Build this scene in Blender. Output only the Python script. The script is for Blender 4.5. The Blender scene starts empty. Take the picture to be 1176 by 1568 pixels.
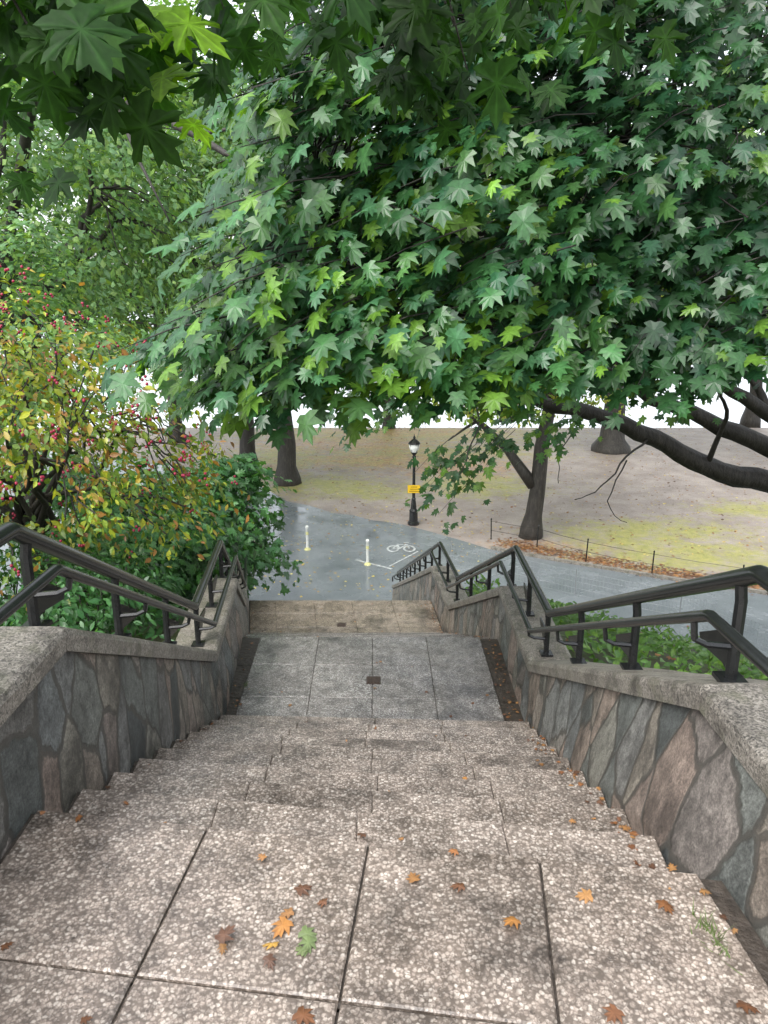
import bpy, math, random
import numpy as np
from mathutils import Vector, noise as mnoise
random.seed(7); RNG=np.random.default_rng(7)
S=bpy.context.scene
# ---------------------------------------------------------------- camera
CH=8.6; PITCH=math.radians(16.3); FP=1178.0
cd=bpy.data.cameras.new("camera"); cam=bpy.data.objects.new("camera",cd); S.collection.objects.link(cam)
cam.location=(0,0,CH); cam.rotation_euler=(math.pi/2-PITCH,0,0)
cd.sensor_fit='VERTICAL'; cd.sensor_height=24; cd.lens=24*FP/1568; cd.clip_start=0.05; cd.clip_end=6000
S.camera=cam
cp,sp=math.cos(PITCH),math.sin(PITCH)
def W(px,py,z):
    u=(px-588)/FP; v=(784-py)/FP
    return np.array([u*z,(cp+v*sp)*z,CH+(-sp+v*cp)*z])
def G(px,py,h=0.0):
    u=(px-588)/FP; v=(784-py)/FP
    t=(h-CH)/(-sp+v*cp)
    return np.array([u*t,(cp+v*sp)*t,h])
# ---------------------------------------------------------------- materials
def mat(name):
    m=bpy.data.materials.new(name); m.use_nodes=True
    nt=m.node_tree; nt.nodes.clear()
    out=nt.nodes.new('ShaderNodeOutputMaterial'); b=nt.nodes.new('ShaderNodeBsdfPrincipled')
    nt.links.new(b.outputs[0],out.inputs[0]); return m,nt,b,out
def N(nt,t,**k):
    n=nt.nodes.new(t)
    for a,v in k.items(): setattr(n,a,v)
    return n
def L(nt,a,b): nt.links.new(a,b)
def ramp(nt,src,stops,interp='LINEAR'):
    r=nt.nodes.new('ShaderNodeValToRGB'); r.color_ramp.interpolation=interp
    e=r.color_ramp.elements
    while len(e)<len(stops): e.new(0.5)
    for i,(p,c) in enumerate(stops):
        e[i].position=p; e[i].color=(c[0],c[1],c[2],1) if hasattr(c,'__len__') else (c,c,c,1)
    L(nt,src,r.inputs[0]); return r.outputs[0]
def mix(nt,f,a,b,mode='MIX'):
    m=nt.nodes.new('ShaderNodeMix'); m.data_type='RGBA'; m.blend_type=mode
    for s,v in ((m.inputs[0],f),(m.inputs[6],a),(m.inputs[7],b)):
        if isinstance(v,bpy.types.NodeSocket): L(nt,v,s)
        else: s.default_value=v if not hasattr(v,'__len__') else (v[0],v[1],v[2],1)
    return m.outputs[2]
def coord(nt,scale=None,rot=None):
    c=N(nt,'ShaderNodeTexCoord').outputs['Object']
    if scale:
        mp=N(nt,'ShaderNodeMapping'); mp.inputs['Scale'].default_value=scale
        if rot: mp.inputs['Rotation'].default_value=rot
        L(nt,c,mp.inputs[0]); c=mp.outputs[0]
    return c
def noi(nt,c,s,d=4,r=0.55):
    n=N(nt,'ShaderNodeTexNoise'); n.inputs['Scale'].default_value=s; n.inputs['Detail'].default_value=d; n.inputs['Roughness'].default_value=r
    L(nt,c,n.inputs['Vector']); return n.outputs['Fac']
def warp(nt,c,s,amt):
    nn=N(nt,'ShaderNodeTexNoise'); nn.inputs['Scale'].default_value=s; nn.inputs['Detail'].default_value=3; L(nt,c,nn.inputs['Vector'])
    vm=N(nt,'ShaderNodeVectorMath',operation='MULTIPLY_ADD'); L(nt,nn.outputs['Color'],vm.inputs[0]); vm.inputs[1].default_value=(amt,)*3; L(nt,c,vm.inputs[2]); return vm.outputs[0]
def vor(nt,c,s,feature='F1',rnd=1.0):
    n=N(nt,'ShaderNodeTexVoronoi'); n.feature=feature; n.inputs['Scale'].default_value=s; n.inputs['Randomness'].default_value=rnd
    L(nt,c,n.inputs['Vector']); return n
def bump(nt,b,h,s=0.3,d=0.01):
    bp=N(nt,'ShaderNodeBump'); bp.inputs['Strength'].default_value=s; bp.inputs['Distance'].default_value=d
    L(nt,h,bp.inputs['Height']); L(nt,bp.outputs[0],b.inputs['Normal'])
def m_aggregate():
    m,nt,b,o=mat('aggregate_concrete'); c0=coord(nt); c=warp(nt,c0,70,.012)
    v=vor(nt,c,95); v2=vor(nt,c,230)
    sep=N(nt,'ShaderNodeSeparateColor'); L(nt,v.outputs['Color'],sep.inputs[0])
    sep2=N(nt,'ShaderNodeSeparateColor'); L(nt,v2.outputs['Color'],sep2.inputs[0])
    stones=ramp(nt,sep.outputs[0],[(0,(.08,.068,.06)),(.25,(.23,.195,.17)),(.5,(.37,.32,.285)),(.8,(.50,.455,.41)),(1,(.74,.71,.66))])
    st2=ramp(nt,sep2.outputs[1],[(0,(.07,.06,.052)),(.5,(.31,.275,.245)),(1,(.55,.51,.47))])
    base=mix(nt,.45,stones,st2)
    stone_m=ramp(nt,v.outputs['Distance'],[(0.38,0),(0.7,1)])
    col=mix(nt,stone_m,base,(.16,.138,.12))
    big=noi(nt,c0,1.6,6,.65); st=ramp(nt,big,[(.35,.42),(.47,.9),(.68,1.12)])
    col=mix(nt,1.0,col,st,'MULTIPLY')
    med=noi(nt,c0,9,6,.7); st=ramp(nt,med,[(.36,.6),(.58,1.1)])
    col=mix(nt,1.0,col,st,'MULTIPLY')
    att=N(nt,'ShaderNodeAttribute',attribute_name='col').outputs['Color']
    col=mix(nt,1.0,col,att,'MULTIPLY')
    L(nt,col,b.inputs['Base Color'])
    wet=ramp(nt,noi(nt,c0,2.4,5),[(.42,.10),(.6,.40)]); L(nt,wet,b.inputs['Roughness'])
    h=mix(nt,.5,v.outputs['Distance'],med); bump(nt,b,h,.45,.004)
    return m
def m_simple(name,col,rough=.6,nscale=8,var=.3,metal=0,bs=.2,bd=.01):
    m,nt,b,o=mat(name); c=coord(nt)
    n=noi(nt,c,nscale,5,.6)
    f=ramp(nt,n,[(.25,1-var),(.75,1+var)])
    L(nt,mix(nt,1.0,col,f,'MULTIPLY'),b.inputs['Base Color']); b.inputs['Roughness'].default_value=rough; b.inputs['Metallic'].default_value=metal
    bump(nt,b,n,bs,bd); return m
def m_stone_wall():
    m,nt,b,o=mat('rubble_stone'); c=warp(nt,warp(nt,coord(nt,(2.2,3.7,2.1),(.5,0,0)),3,.22),22,.025)
    v=vor(nt,c,1.15); e=vor(nt,c,1.15,'DISTANCE_TO_EDGE')
    sep=N(nt,'ShaderNodeSeparateColor'); L(nt,v.outputs['Color'],sep.inputs[0])
    col=ramp(nt,sep.outputs[0],[(0,(.07,.08,.08)),(.2,(.19,.20,.18)),(.4,(.27,.25,.205)),(.6,(.31,.235,.19)),(.8,(.20,.215,.21)),(1,(.36,.30,.245))])
    w=coord(nt); fine=noi(nt,w,22,10,.85); f=ramp(nt,fine,[(.34,.35),(.5,.95),(.66,1.6)])
    col=mix(nt,1.0,col,f,'MULTIPLY')
    sp_=noi(nt,w,120,3,.6); col=mix(nt,1.0,col,ramp(nt,sp_,[(.35,.7),(.65,1.35)]),'MULTIPLY')
    st=ramp(nt,noi(nt,w,3.5,6,.7),[(.36,.38),(.56,1.1)]); col=mix(nt,1.0,col,st,'MULTIPLY')
    jw=N(nt,'ShaderNodeMath',operation='MULTIPLY_ADD'); L(nt,noi(nt,w,7,4),jw.inputs[0]); jw.inputs[1].default_value=-.05; L(nt,e.outputs['Distance'],jw.inputs[2])
    em=ramp(nt,jw.outputs[0],[(0,.85),(.018,0)])
    col=mix(nt,em,col,(.08,.074,.062)); L(nt,col,b.inputs['Base Color'])
    b.inputs['Roughness'].default_value=.42
    hh=ramp(nt,jw.outputs[0],[(0,0),(.03,.7),(.2,1)]); h=mix(nt,.6,hh,fine); bump(nt,b,h,1.0,.035)
    return m
def m_cap():
    m,nt,b,o=mat('granite_coping'); c=coord(nt)
    sepv=N(nt,'ShaderNodeSeparateColor'); L(nt,vor(nt,warp(nt,c,60,.02),170).outputs['Color'],sepv.inputs[0])
    col=ramp(nt,sepv.outputs[0],[(0,(.075,.07,.06)),(.4,(.24,.215,.18)),(1,(.46,.42,.365))])
    f=ramp(nt,noi(nt,c,5.5,8,.75),[(.34,.30),(.5,.85),(.68,1.2)]); col=mix(nt,1.0,col,f,'MULTIPLY')
    moss=ramp(nt,noi(nt,c,9,4),[(.52,0),(.72,.6)]); col=mix(nt,moss,col,(.11,.115,.06))
    L(nt,col,b.inputs['Base Color']); b.inputs['Roughness'].default_value=.38
    bump(nt,b,noi(nt,c,45,9,.8),.8,.012); return m
def m_asphalt():
    m,nt,b,o=mat('wet_asphalt'); c=coord(nt)
    col=ramp(nt,noi(nt,c,.5,6,.6),[(.3,(.13,.15,.162)),(.7,(.22,.24,.255))])
    f=ramp(nt,noi(nt,c,60,3),[(.3,.7),(.7,1.3)]); col=mix(nt,1.0,col,f,'MULTIPLY')
    L(nt,col,b.inputs['Base Color'])
    L(nt,ramp(nt,noi(nt,c,.9,5),[(.42,.08),(.6,.34)]),b.inputs['Roughness'])
    bump(nt,b,noi(nt,c,90,3),.15,.003); return m
def m_ground():
    m,nt,b,o=mat('park_ground'); c=coord(nt)
    att=N(nt,'ShaderNodeAttribute',attribute_name='mask'); sep=N(nt,'ShaderNodeSeparateColor'); L(nt,att.outputs['Color'],sep.inputs[0])
    dirt=ramp(nt,noi(nt,c,.8,8,.72),[(.3,(.22,.18,.158)),(.5,(.32,.268,.24)),(.7,(.42,.36,.325))])
    g=ramp(nt,noi(nt,c,3.5,6,.75),[(.3,(.20,.23,.045)),(.55,(.38,.36,.085)),(.75,(.48,.40,.13))])
    ad=N(nt,'ShaderNodeMath',operation='ADD'); L(nt,sep.outputs[0],ad.inputs[0])
    sb=N(nt,'ShaderNodeMath',operation='MULTIPLY_ADD'); L(nt,noi(nt,c,1.1,10,.85),sb.inputs[0]); sb.inputs[1].default_value=3.4; sb.inputs[2].default_value=-1.7
    L(nt,sb.outputs[0],ad.inputs[1]); gf=ramp(nt,ad.outputs[0],[(.3,0),(.85,.88)])
    col=mix(nt,gf,dirt,g)
    v=vor(nt,c,9); sv=N(nt,'ShaderNodeSeparateColor'); L(nt,v.outputs['Color'],sv.inputs[0])
    lc=ramp(nt,sv.outputs[1],[(0,(.33,.15,.06)),(.5,(.50,.27,.10)),(1,(.58,.38,.15))])
    a2=N(nt,'ShaderNodeMath',operation='MULTIPLY_ADD'); L(nt,noi(nt,c,2.0,9,.82),a2.inputs[0]); a2.inputs[1].default_value=2.8; a2.inputs[2].default_value=-1.4
    a3=N(nt,'ShaderNodeMath',operation='ADD'); L(nt,a2.outputs[0],a3.inputs[0]); L(nt,sep.outputs[1],a3.inputs[1])
    col=mix(nt,ramp(nt,a3.outputs[0],[(.35,0),(.85,.75)]),col,lc)
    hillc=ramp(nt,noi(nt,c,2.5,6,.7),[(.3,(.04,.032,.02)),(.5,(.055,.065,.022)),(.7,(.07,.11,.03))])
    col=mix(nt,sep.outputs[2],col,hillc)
    L(nt,col,b.inputs['Base Color']); b.inputs['Roughness'].default_value=.55
    bump(nt,b,noi(nt,c,14,6,.7),.6,.05); return m
def m_leaf(name,trans=.38,rough=.36,tint=(1.6,1.6,.5),spec=.6):
    m,nt,b,o=mat(name)
    att=N(nt,'ShaderNodeAttribute',attribute_name='col').outputs['Color']
    c=coord(nt); f=ramp(nt,noi(nt,c,45,3),[(.3,.78),(.7,1.22)])
    col=mix(nt,1.0,att,f,'MULTIPLY'); L(nt,col,b.inputs['Base Color']); b.inputs['Roughness'].default_value=rough
    b.inputs['Specular IOR Level'].default_value=spec
    t=N(nt,'ShaderNodeBsdfTranslucent'); L(nt,mix(nt,1.0,col,tint,'MULTIPLY'),t.inputs[0])
    ms=N(nt,'ShaderNodeMixShader'); ms.inputs[0].default_value=trans
    L(nt,b.outputs[0],ms.inputs[1]); L(nt,t.outputs[0],ms.inputs[2]); L(nt,ms.outputs[0],o.inputs[0]); return m
def m_bark():
    m,nt,b,o=mat('bark'); c=coord(nt,(1,1,.22))
    n=noi(nt,c,14,6,.7); col=ramp(nt,n,[(.3,(.012,.010,.008)),(.55,(.036,.031,.025)),(.75,(.08,.072,.058))])
    L(nt,col,b.inputs['Base Color']); b.inputs['Roughness'].default_value=.6; bump(nt,b,n,.9,.03); return m
AGG=m_aggregate(); STONE=m_stone_wall(); CAP=m_cap(); ASPH=m_asphalt(); GRD=m_ground(); BARK=m_bark()
LEAF=m_leaf('leaf_glossy',.34,.33,spec=.55); LEAFO=m_leaf('leaf_shaded',.5,.5,(1.5,1.7,.35),.22); LEAFF=m_leaf('leaf_far',.42,.5); LITTER=m_leaf('fallen_leaf',.1,.4,(1,1,1))
MORTAR=m_simple('mortar_dirt',(.062,.05,.04),.5,25,.5,0,.8,.02)
BLACK=m_simple('black_painted_iron',(.014,.015,.015),.25,30,.3,0,.1,.002)
WHITE=m_simple('white_plastic',(.74,.75,.70),.5,12,.12); PALEY=m_simple('pale_yellow_plastic',(.62,.60,.28),.5,12,.1); YEL=m_simple('yellow_sign',(.80,.50,.02),.45,20,.08)
PAINT=m_simple('road_paint',(.46,.48,.48),.5,9,.6); GREY=m_simple('galvanised_wire',(.30,.31,.32),.45,20,.2,.4)
GLASS=m_simple('frosted_glass',(.80,.82,.78),.25,5,.05); BERRY=m_simple('red_berry',(.33,.02,.06),.3,30,.3)
DRAIN=m_simple('drain_iron',(.07,.045,.035),.5,40,.5,.2)
def m_water():
    m,nt,b,o=mat('river_water'); c=coord(nt)
    b.inputs['Base Color'].default_value=(.5,.53,.54,1); b.inputs['Roughness'].default_value=.3
    bump(nt,b,noi(nt,c,.6,4),.3,.1); return m
WATER=m_water()
# ---------------------------------------------------------------- mesh helpers
def new_obj(name,me,parent=None,mats=()):
    o=bpy.data.objects.new(name,me); S.collection.objects.link(o)
    for m in mats: me.materials.append(m)
    if parent: o.parent=parent
    return o
def empty(name):
    o=bpy.data.objects.new(name,None); S.collection.objects.link(o); return o
class MB:
    def __init__(s): s.v=[];s.f=[];s.c=[]
    def add(s,vs,fs,col=None):
        o=len(s.v); s.v+= [tuple(map(float,p)) for p in vs]; s.f+=[tuple(i+o for i in f) for f in fs]
        if col is not None: s.c+=[col]*len(vs)
    def box(s,c,d,rz=0,col=None):
        cx,cy,cz=c; a,b,h=d[0]/2,d[1]/2,d[2]/2; co,si=math.cos(rz),math.sin(rz)
        vs=[(cx+x*co-y*si,cy+x*si+y*co,cz+z) for x,y,z in [(-a,-b,-h),(a,-b,-h),(a,b,-h),(-a,b,-h),(-a,-b,h),(a,-b,h),(a,b,h),(-a,b,h)]]
        s.add(vs,[(0,3,2,1),(4,5,6,7),(0,1,5,4),(1,2,6,5),(2,3,7,6),(3,0,4,7)],col)
    def tube(s,pts,rad,n=8,wob=0,cap=True):
        pts=[np.array(p,float) for p in pts]; k=len(pts)
        if not hasattr(rad,'__len__'): rad=[rad]*k
        tang=[]
        for i in range(k):
            a=pts[max(i-1,0)];b=pts[min(i+1,k-1)];t=b-a;tang.append(t/(np.linalg.norm(t)+1e-9))
        ref=np.array([0,0,1.]) if abs(tang[0][2])<.9 else np.array([1.,0,0])
        vs=[]
        x=np.cross(ref,tang[0]);x/=np.linalg.norm(x)
        for i in range(k):
            x=x-tang[i]*np.dot(x,tang[i]);x/=np.linalg.norm(x)+1e-9; y=np.cross(tang[i],x)
            for j in range(n):
                a=2*math.pi*j/n; r=rad[i]*(1+(wob*math.sin(j*2.3+i*1.7) if wob else 0))
                vs.append(pts[i]+r*(math.cos(a)*x+math.sin(a)*y))
        fs=[]
        for i in range(k-1):
            for j in range(n):
                fs.append((i*n+j,i*n+(j+1)%n,(i+1)*n+(j+1)%n,(i+1)*n+j))
        if cap: fs.append(tuple(range(n))[::-1]); fs.append(tuple((k-1)*n+j for j in range(n)))
        s.add(vs,fs)
    def lathe(s,c,prof,n=12):
        s_vs=[];
        for r,z in prof:
            for j in range(n):
                a=2*math.pi*j/n; s_vs.append((c[0]+r*math.cos(a),c[1]+r*math.sin(a),c[2]+z))
        fs=[]
        for i in range(len(prof)-1):
            for j in range(n): fs.append((i*n+j,i*n+(j+1)%n,(i+1)*n+(j+1)%n,(i+1)*n+j))
        fs.append(tuple((len(prof)-1)*n+j for j in range(n)))
        s.add(s_vs,fs)
    def obj(s,name,mats,parent=None,smooth=False):
        me=bpy.data.meshes.new(name); me.from_pydata(s.v,[],s.f); me.update()
        if s.c and len(s.c)==len(s.v):
            a=me.color_attributes.new('col','FLOAT_COLOR','POINT'); a.data.foreach_set('color',np.array([(c[0],c[1],c[2],1) for c in s.c],dtype=np.float32).ravel())
        if smooth: me.shade_smooth()
        return new_obj(name,me,parent,mats)
def leaf_shape(kind):
    h=[(0,0),(.20,-.08),(.43,.02),(.30,.17),(.56,.52),(.38,.48),(.21,.46),(.29,.79),(.12,.75),(0,1.02)]
    zf=lambda x,y: .10*abs(x)-.42*abs(x)**1.7-.2*max(0,y-.35)**1.5
    if kind=='maple':
        bh=[1.2,.9,1.15,.75,1.15,.85,.72,1.1,.8,1.2]
        pts=h+[(-x,y) for x,y in h[-2:0:-1]]; Bv=[1.3]+bh+bh[-2:0:-1]
        V=[(0,.35,0.0)]+[(x,y,zf(x,y)) for x,y in pts]; n=len(pts)
        F=[(0,1+i,1+(i+1)%n) for i in range(n)]
    elif kind=='maple_fine':
        # lobed outline with side teeth and curved sinuses, three rings, raised pale veins
        hh=[(0,0),(.06,-.03),(.17,-.10),(.22,-.05),(.30,-.05),(.44,.01),(.38,.07),(.38,.13),(.28,.17),(.27,.22),(.36,.28),(.40,.36),(.50,.40),(.60,.52),(.50,.51),(.44,.56),(.34,.49),(.22,.44),(.17,.48),(.19,.60),(.24,.66),(.30,.80),(.21,.78),(.13,.76),(.12,.84),(.06,.92),(0,1.06)]
        pts=hh+[(-x,y) for x,y in hh[-2:0:-1]]; n=len(pts)
        tips={0,5,13,21,26}; tips|={n-t for t in (5,13,21)}
        V=[(0,.30,0)];Bv=[1.5]
        for f in (.35,.7,1.0):
            for i,(x,y) in enumerate(pts):
                xx=x*f; yy=.30+(y-.30)*f; z=zf(xx,yy)+(.012 if i in tips else -.012)*(1-abs(f-.5))
                V.append((xx,yy,z)); Bv.append((1.45 if f<.9 else 1.15) if i in tips else (.88 if f<.9 else .95))
        F=[(0,1+i,1+(i+1)%n) for i in range(n)]
        for r in (0,1):
            for i in range(n):
                a=1+r*n+i;b_=1+r*n+(i+1)%n; F+=[(a,a+n,b_+n),(a,b_+n,b_)]
    elif kind=='oval':
        V=[(0,0,0),(.2,.3,.03),(.22,.6,.0),(0,1,-.15),(-.22,.6,.0),(-.2,.3,.03),(0,.5,-.04)]
        F=[(6,0,1),(6,1,2),(6,2,3),(6,3,4),(6,4,5),(6,5,0)]; Bv=[1.1,.95,.95,1,.95,.95,1.15]
    else:
        V=[(0,0,0),(.33,.5,-.1),(0,1,-.1),(-.33,.5,-.1)]; F=[(0,1,2),(0,2,3)]; Bv=[1]*4
    return np.array(V,float),np.array(F,int),np.array(Bv,np.float32)
def nrm(a): return a/(np.linalg.norm(a,axis=-1,keepdims=True)+1e-9)
def leaves(name,P,Nn,T,Sz,C,kind,material,parent=None):
    V,F,Bv=leaf_shape(kind); n=len(P); k=len(V)
    Nn=nrm(Nn); T=nrm(T-Nn*np.sum(T*Nn,axis=1,keepdims=True)); X=np.cross(T,Nn)
    Sz=np.asarray(Sz).reshape(-1,1,1)
    curl=RNG.uniform(.3,1.9,(n,1,1)); asp=RNG.uniform(.8,1.15,(n,1,1))
    vv=P[:,None,:]+Sz*(V[None,:,0:1]*X[:,None,:]*asp+V[None,:,1:2]*T[:,None,:]+V[None,:,2:3]*curl*Nn[:,None,:])
    vv=vv.reshape(-1,3); ff=(F[None]+ (np.arange(n)*k)[:,None,None]).reshape(-1,3)
    me=bpy.data.meshes.new(name); me.vertices.add(len(vv)); me.vertices.foreach_set('co',vv.astype(np.float32).ravel())
    me.loops.add(len(ff)*3); me.loops.foreach_set('vertex_index',ff.astype(np.int32).ravel())
    me.polygons.add(len(ff)); me.polygons.foreach_set('loop_start',np.arange(0,len(ff)*3,3,dtype=np.int32)); 
    me.update(calc_edges=True)
    cc=np.ones((n,k,4),np.float32); cc[:,:,:3]=C[:,None,:]*Bv[None,:,None]
    a=me.color_attributes.new('col','FLOAT_COLOR','POINT'); a.data.foreach_set('color',cc.ravel())
    if kind in('oval','maple_fine'): me.shade_smooth()
    else: me.shade_flat()
    return new_obj(name,me,parent,[material])
def pal(n,cols,jit=.25):
    c=np.array(cols)[RNG.integers(0,len(cols),n)]; return c*RNG.uniform(1-jit,1+jit,(n,1))
# ---------------------------------------------------------------- stair layout
yl=[-3,1.9,2.3,5.3,6.8,9.9,11.4,20]; xl=[-1.2,-1.12,-1.12,-1.25,-1.37,-1.9,-2.15,-3.9]
yr=[-3,1.5,2.0,5.3,6.73,9.9,11.4,20]; xr=[1.2,.94,.90,1.10,1.10,.88,.74,.22]
Lx=lambda y: float(np.interp(y,yl,xl)); Rx=lambda y: float(np.interp(y,yr,xr))
batR=lambda y: float(np.interp(y,[0,2.25,5.3,20],[.10,.15,.03,.03])); batL=lambda y: float(np.interp(y,[0,2.25,5.3,20],[.02,.02,.05,.03]))
kk=lambda y: float(np.interp(y,[1.9,5.1,6.8,9],[.14,.04,.012,0]))
cx=lambda y: float(np.interp(y,[-1,1.94,2.3,5.1,6.83,9.9],[-.36,-.045,-.05,-.09,-.11,-.5]))
capyR=[-3,2.25,5.3,6.8,9.9,11.4,20.0]; capyL=[-3,2.47,5.3,6.8,9.9,11.4,20.0]
capz=[7.36,7.36,5.88,5.88,4.38,4.38,.62]; capzL=[7.46,7.46,5.96,5.96,4.43,4.43,.65]
def CZ(y,side=1): return float(np.interp(y,capyR,capz)) if side>0 else float(np.interp(y,capyL,capzL))
levels=[]
rows=[-1.4,-.81,-.26,.29,.84,1.39,1.94]
for a,b in zip(rows[:-1],rows[1:]): levels.append((a,b,7.0,'land1'))
for i in range(1,10): levels.append((1.94+.35*(i-1),1.94+.35*i,7.0-.166*i,'fl1'))
for a,b in zip([5.09,5.67,6.25],[5.67,6.25,6.83]): levels.append((a,b,5.34,'land2'))
for i in range(1,10): levels.append((6.83+.33*(i-1),6.83+.33*i,5.34-.15*i,'fl2'))
for a,b in zip([9.8,10.3,10.8],[10.3,10.8,11.3]): levels.append((a,b,3.84,'land3'))
for i in range(1,26): levels.append((11.3+.345*(i-1),11.3+.345*i,3.84-.1477*i,'fl3'))
def cols(y,kind,sh=0):
    c=cx(y)+sh; l,r=Lx(y)+.01,Rx(y)-.01
    if kind in('land1','fl1'): return [l,c-.5,c,c+.5,r]
    if kind=='land2': return [max(c-1.09,l),c-.52,c,c+.52,min(c+1.04,r)]
    return [l+(r-l)*t for t in (0,.14,.35,.56,.78,1)]
st=MB(); mo=MB()
def slab(q,z,th,g,col):
    q=[np.array(p,float) for p in q]
    def inset(d):
        out=[]
        for i in range(4):
            p=q[i];a=q[(i+1)%4]-p;b=q[(i-1)%4]-p;a/=np.linalg.norm(a);b/=np.linalg.norm(b);out.append(p+(a+b)*d)
        return out
    o=inset(g); t=inset(g+.005); dz=[RNG.uniform(-.002,.002) for _ in range(4)]
    vs=[(p[0],p[1],z-th) for p in o]+[(p[0],p[1],z-.005+d) for p,d in zip(o,dz)]+[(p[0],p[1],z+d) for p,d in zip(t,dz)]
    fs=[(8,9,10,11)]
    for i in range(4):
        j=(i+1)%4; fs+=[(i,j,4+j,4+i),(4+i,4+j,8+j,8+i)]
    st.add(vs,fs,col)
sk=lambda y,x: y-kk(y)*x
for a,b,z,kind in levels:
    sh=RNG.uniform(-.045,.045) if kind=='fl1' else 0
    ca,cb=cols(a,kind,sh),cols(b,kind,sh)
    ov=0.03 if kind.startswith('fl') else 0.0
    gray={'land1':(1.12,1.05,.98),'fl1':(1.12,1.07,1.02),'land2':(1.02,1.07,1.11),'fl2':(1,1,1),'land3':(1.15,1.06,.93),'fl3':(1,1,1)}[kind]
    for i in range(len(ca)-1):
        f=RNG.uniform(.9,1.1); col=tuple(k*f for k in gray)
        x0,x1,x2,x3=ca[i],ca[i+1],cb[i+1],cb[i]
        slab([(x0,sk(a,x0)-ov),(x1,sk(a,x1)-ov),(x2,sk(b,x2)),(x3,sk(b,x3))],z,.17,.0035 if kind=='land1' else .0012,col)
    l0,r0,l1,r1=Lx(a)-.05,Rx(a)+.05,Lx(b)-.05,Rx(b)+.05
    mo.add([(l0,sk(a,l0)-.02,z-.012),(r0,sk(a,r0)-.02,z-.012),(r1,sk(b,r1)-.012,z-.012),(l1,sk(b,l1)-.012,z-.012),
            (r1,sk(b,r1)-.012,z-.2),(l1,sk(b,l1)-.012,z-.2)],[(0,1,2,3),(3,2,4,5)])
stair=empty('stone_staircase'); st.obj('steps',[AGG],stair); mo.obj('joints',[MORTAR],stair)
dr=MB()
for p,z in ((G(572,1042,5.34),5.34),(G(523,957,3.84),3.84)):
    w=.06
    dr.box((p[0],p[1],z+.003),(2*w,2*w,.008))
    for i in range(4): dr.box((p[0]-w*.7+i*w*.46,p[1],z+.009),(.012,w*1.6,.006))
dr.obj('drains',[DRAIN],stair)
def stair_z(x,y):
    yy=y+kk(y)*x
    for a,b,z,k in levels:
        if a<=yy<b: return z
    return 7.0 if yy<1.94 else 0.0
# ---------------------------------------------------------------- walls
TH=.30
def wall(name,side):
    par=empty(name); xf=Lx if side<0 else Rx; bf=batL if side<0 else batR; capy=capyL if side<0 else capyR
    st_y=sorted(set(list(np.arange(-3,20.01,.3))+capy+yl+yr))
    b=MB()
    vs=[]
    for y in st_y:
        x=xf(y); xt=x+side*bf(y); zt=CZ(y,side)-.095; zf=zt-.45; zb=min(CZ(y,side)-1.6,6.2)
        vs+=[(x,y,zb),(x,y,zf),(xt,y,zt),(xt+side*TH,y,zt),(xt+side*TH,y,zb)]
    fs=[]
    for i in range(len(st_y)-1):
        o=i*5; fs+=[(o+j,o+j+1,o+j+6,o+j+5) for j in range(4)]
    n=len(st_y)-1; fs+=[tuple(n*5+j for j in range(5))]
    b.add(vs,fs); b.obj('masonry',[STONE],par)
    c=MB()
    for ya,yb in zip(capy[:-1],capy[1:]):
        k=max(1,int(round((yb-ya)/1.0)))
        for i in range(k):
            y0=ya+(yb-ya)*i/k+.002; y1=ya+(yb-ya)*(i+1)/k-.002
            prof=[(-.03,-.095),(-.037,-.03),(-.03,-.008),(-.012,0),(TH-.01,0),(TH+.012,-.01),(TH+.02,-.03),(TH+.02,-.095)]; K=len(prof)
            vv=[]; jz=RNG.uniform(-.003,.003)
            for y in (y0,y1):
                for dx,dz in prof: vv.append((xf(y)+side*(bf(y)+dx+RNG.uniform(-.002,.002)),y,CZ(y,side)+dz+jz))
            f=[tuple(range(K)),tuple(range(K,2*K))]+[(j,(j+1)%K,K+(j+1)%K,K+j) for j in range(K)]
            c.add(vv,f)
    c.obj('coping',[CAP],par)
    return par
wall('stone_parapet_wall',-1); wall('stone_parapet_wall',1)
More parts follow.
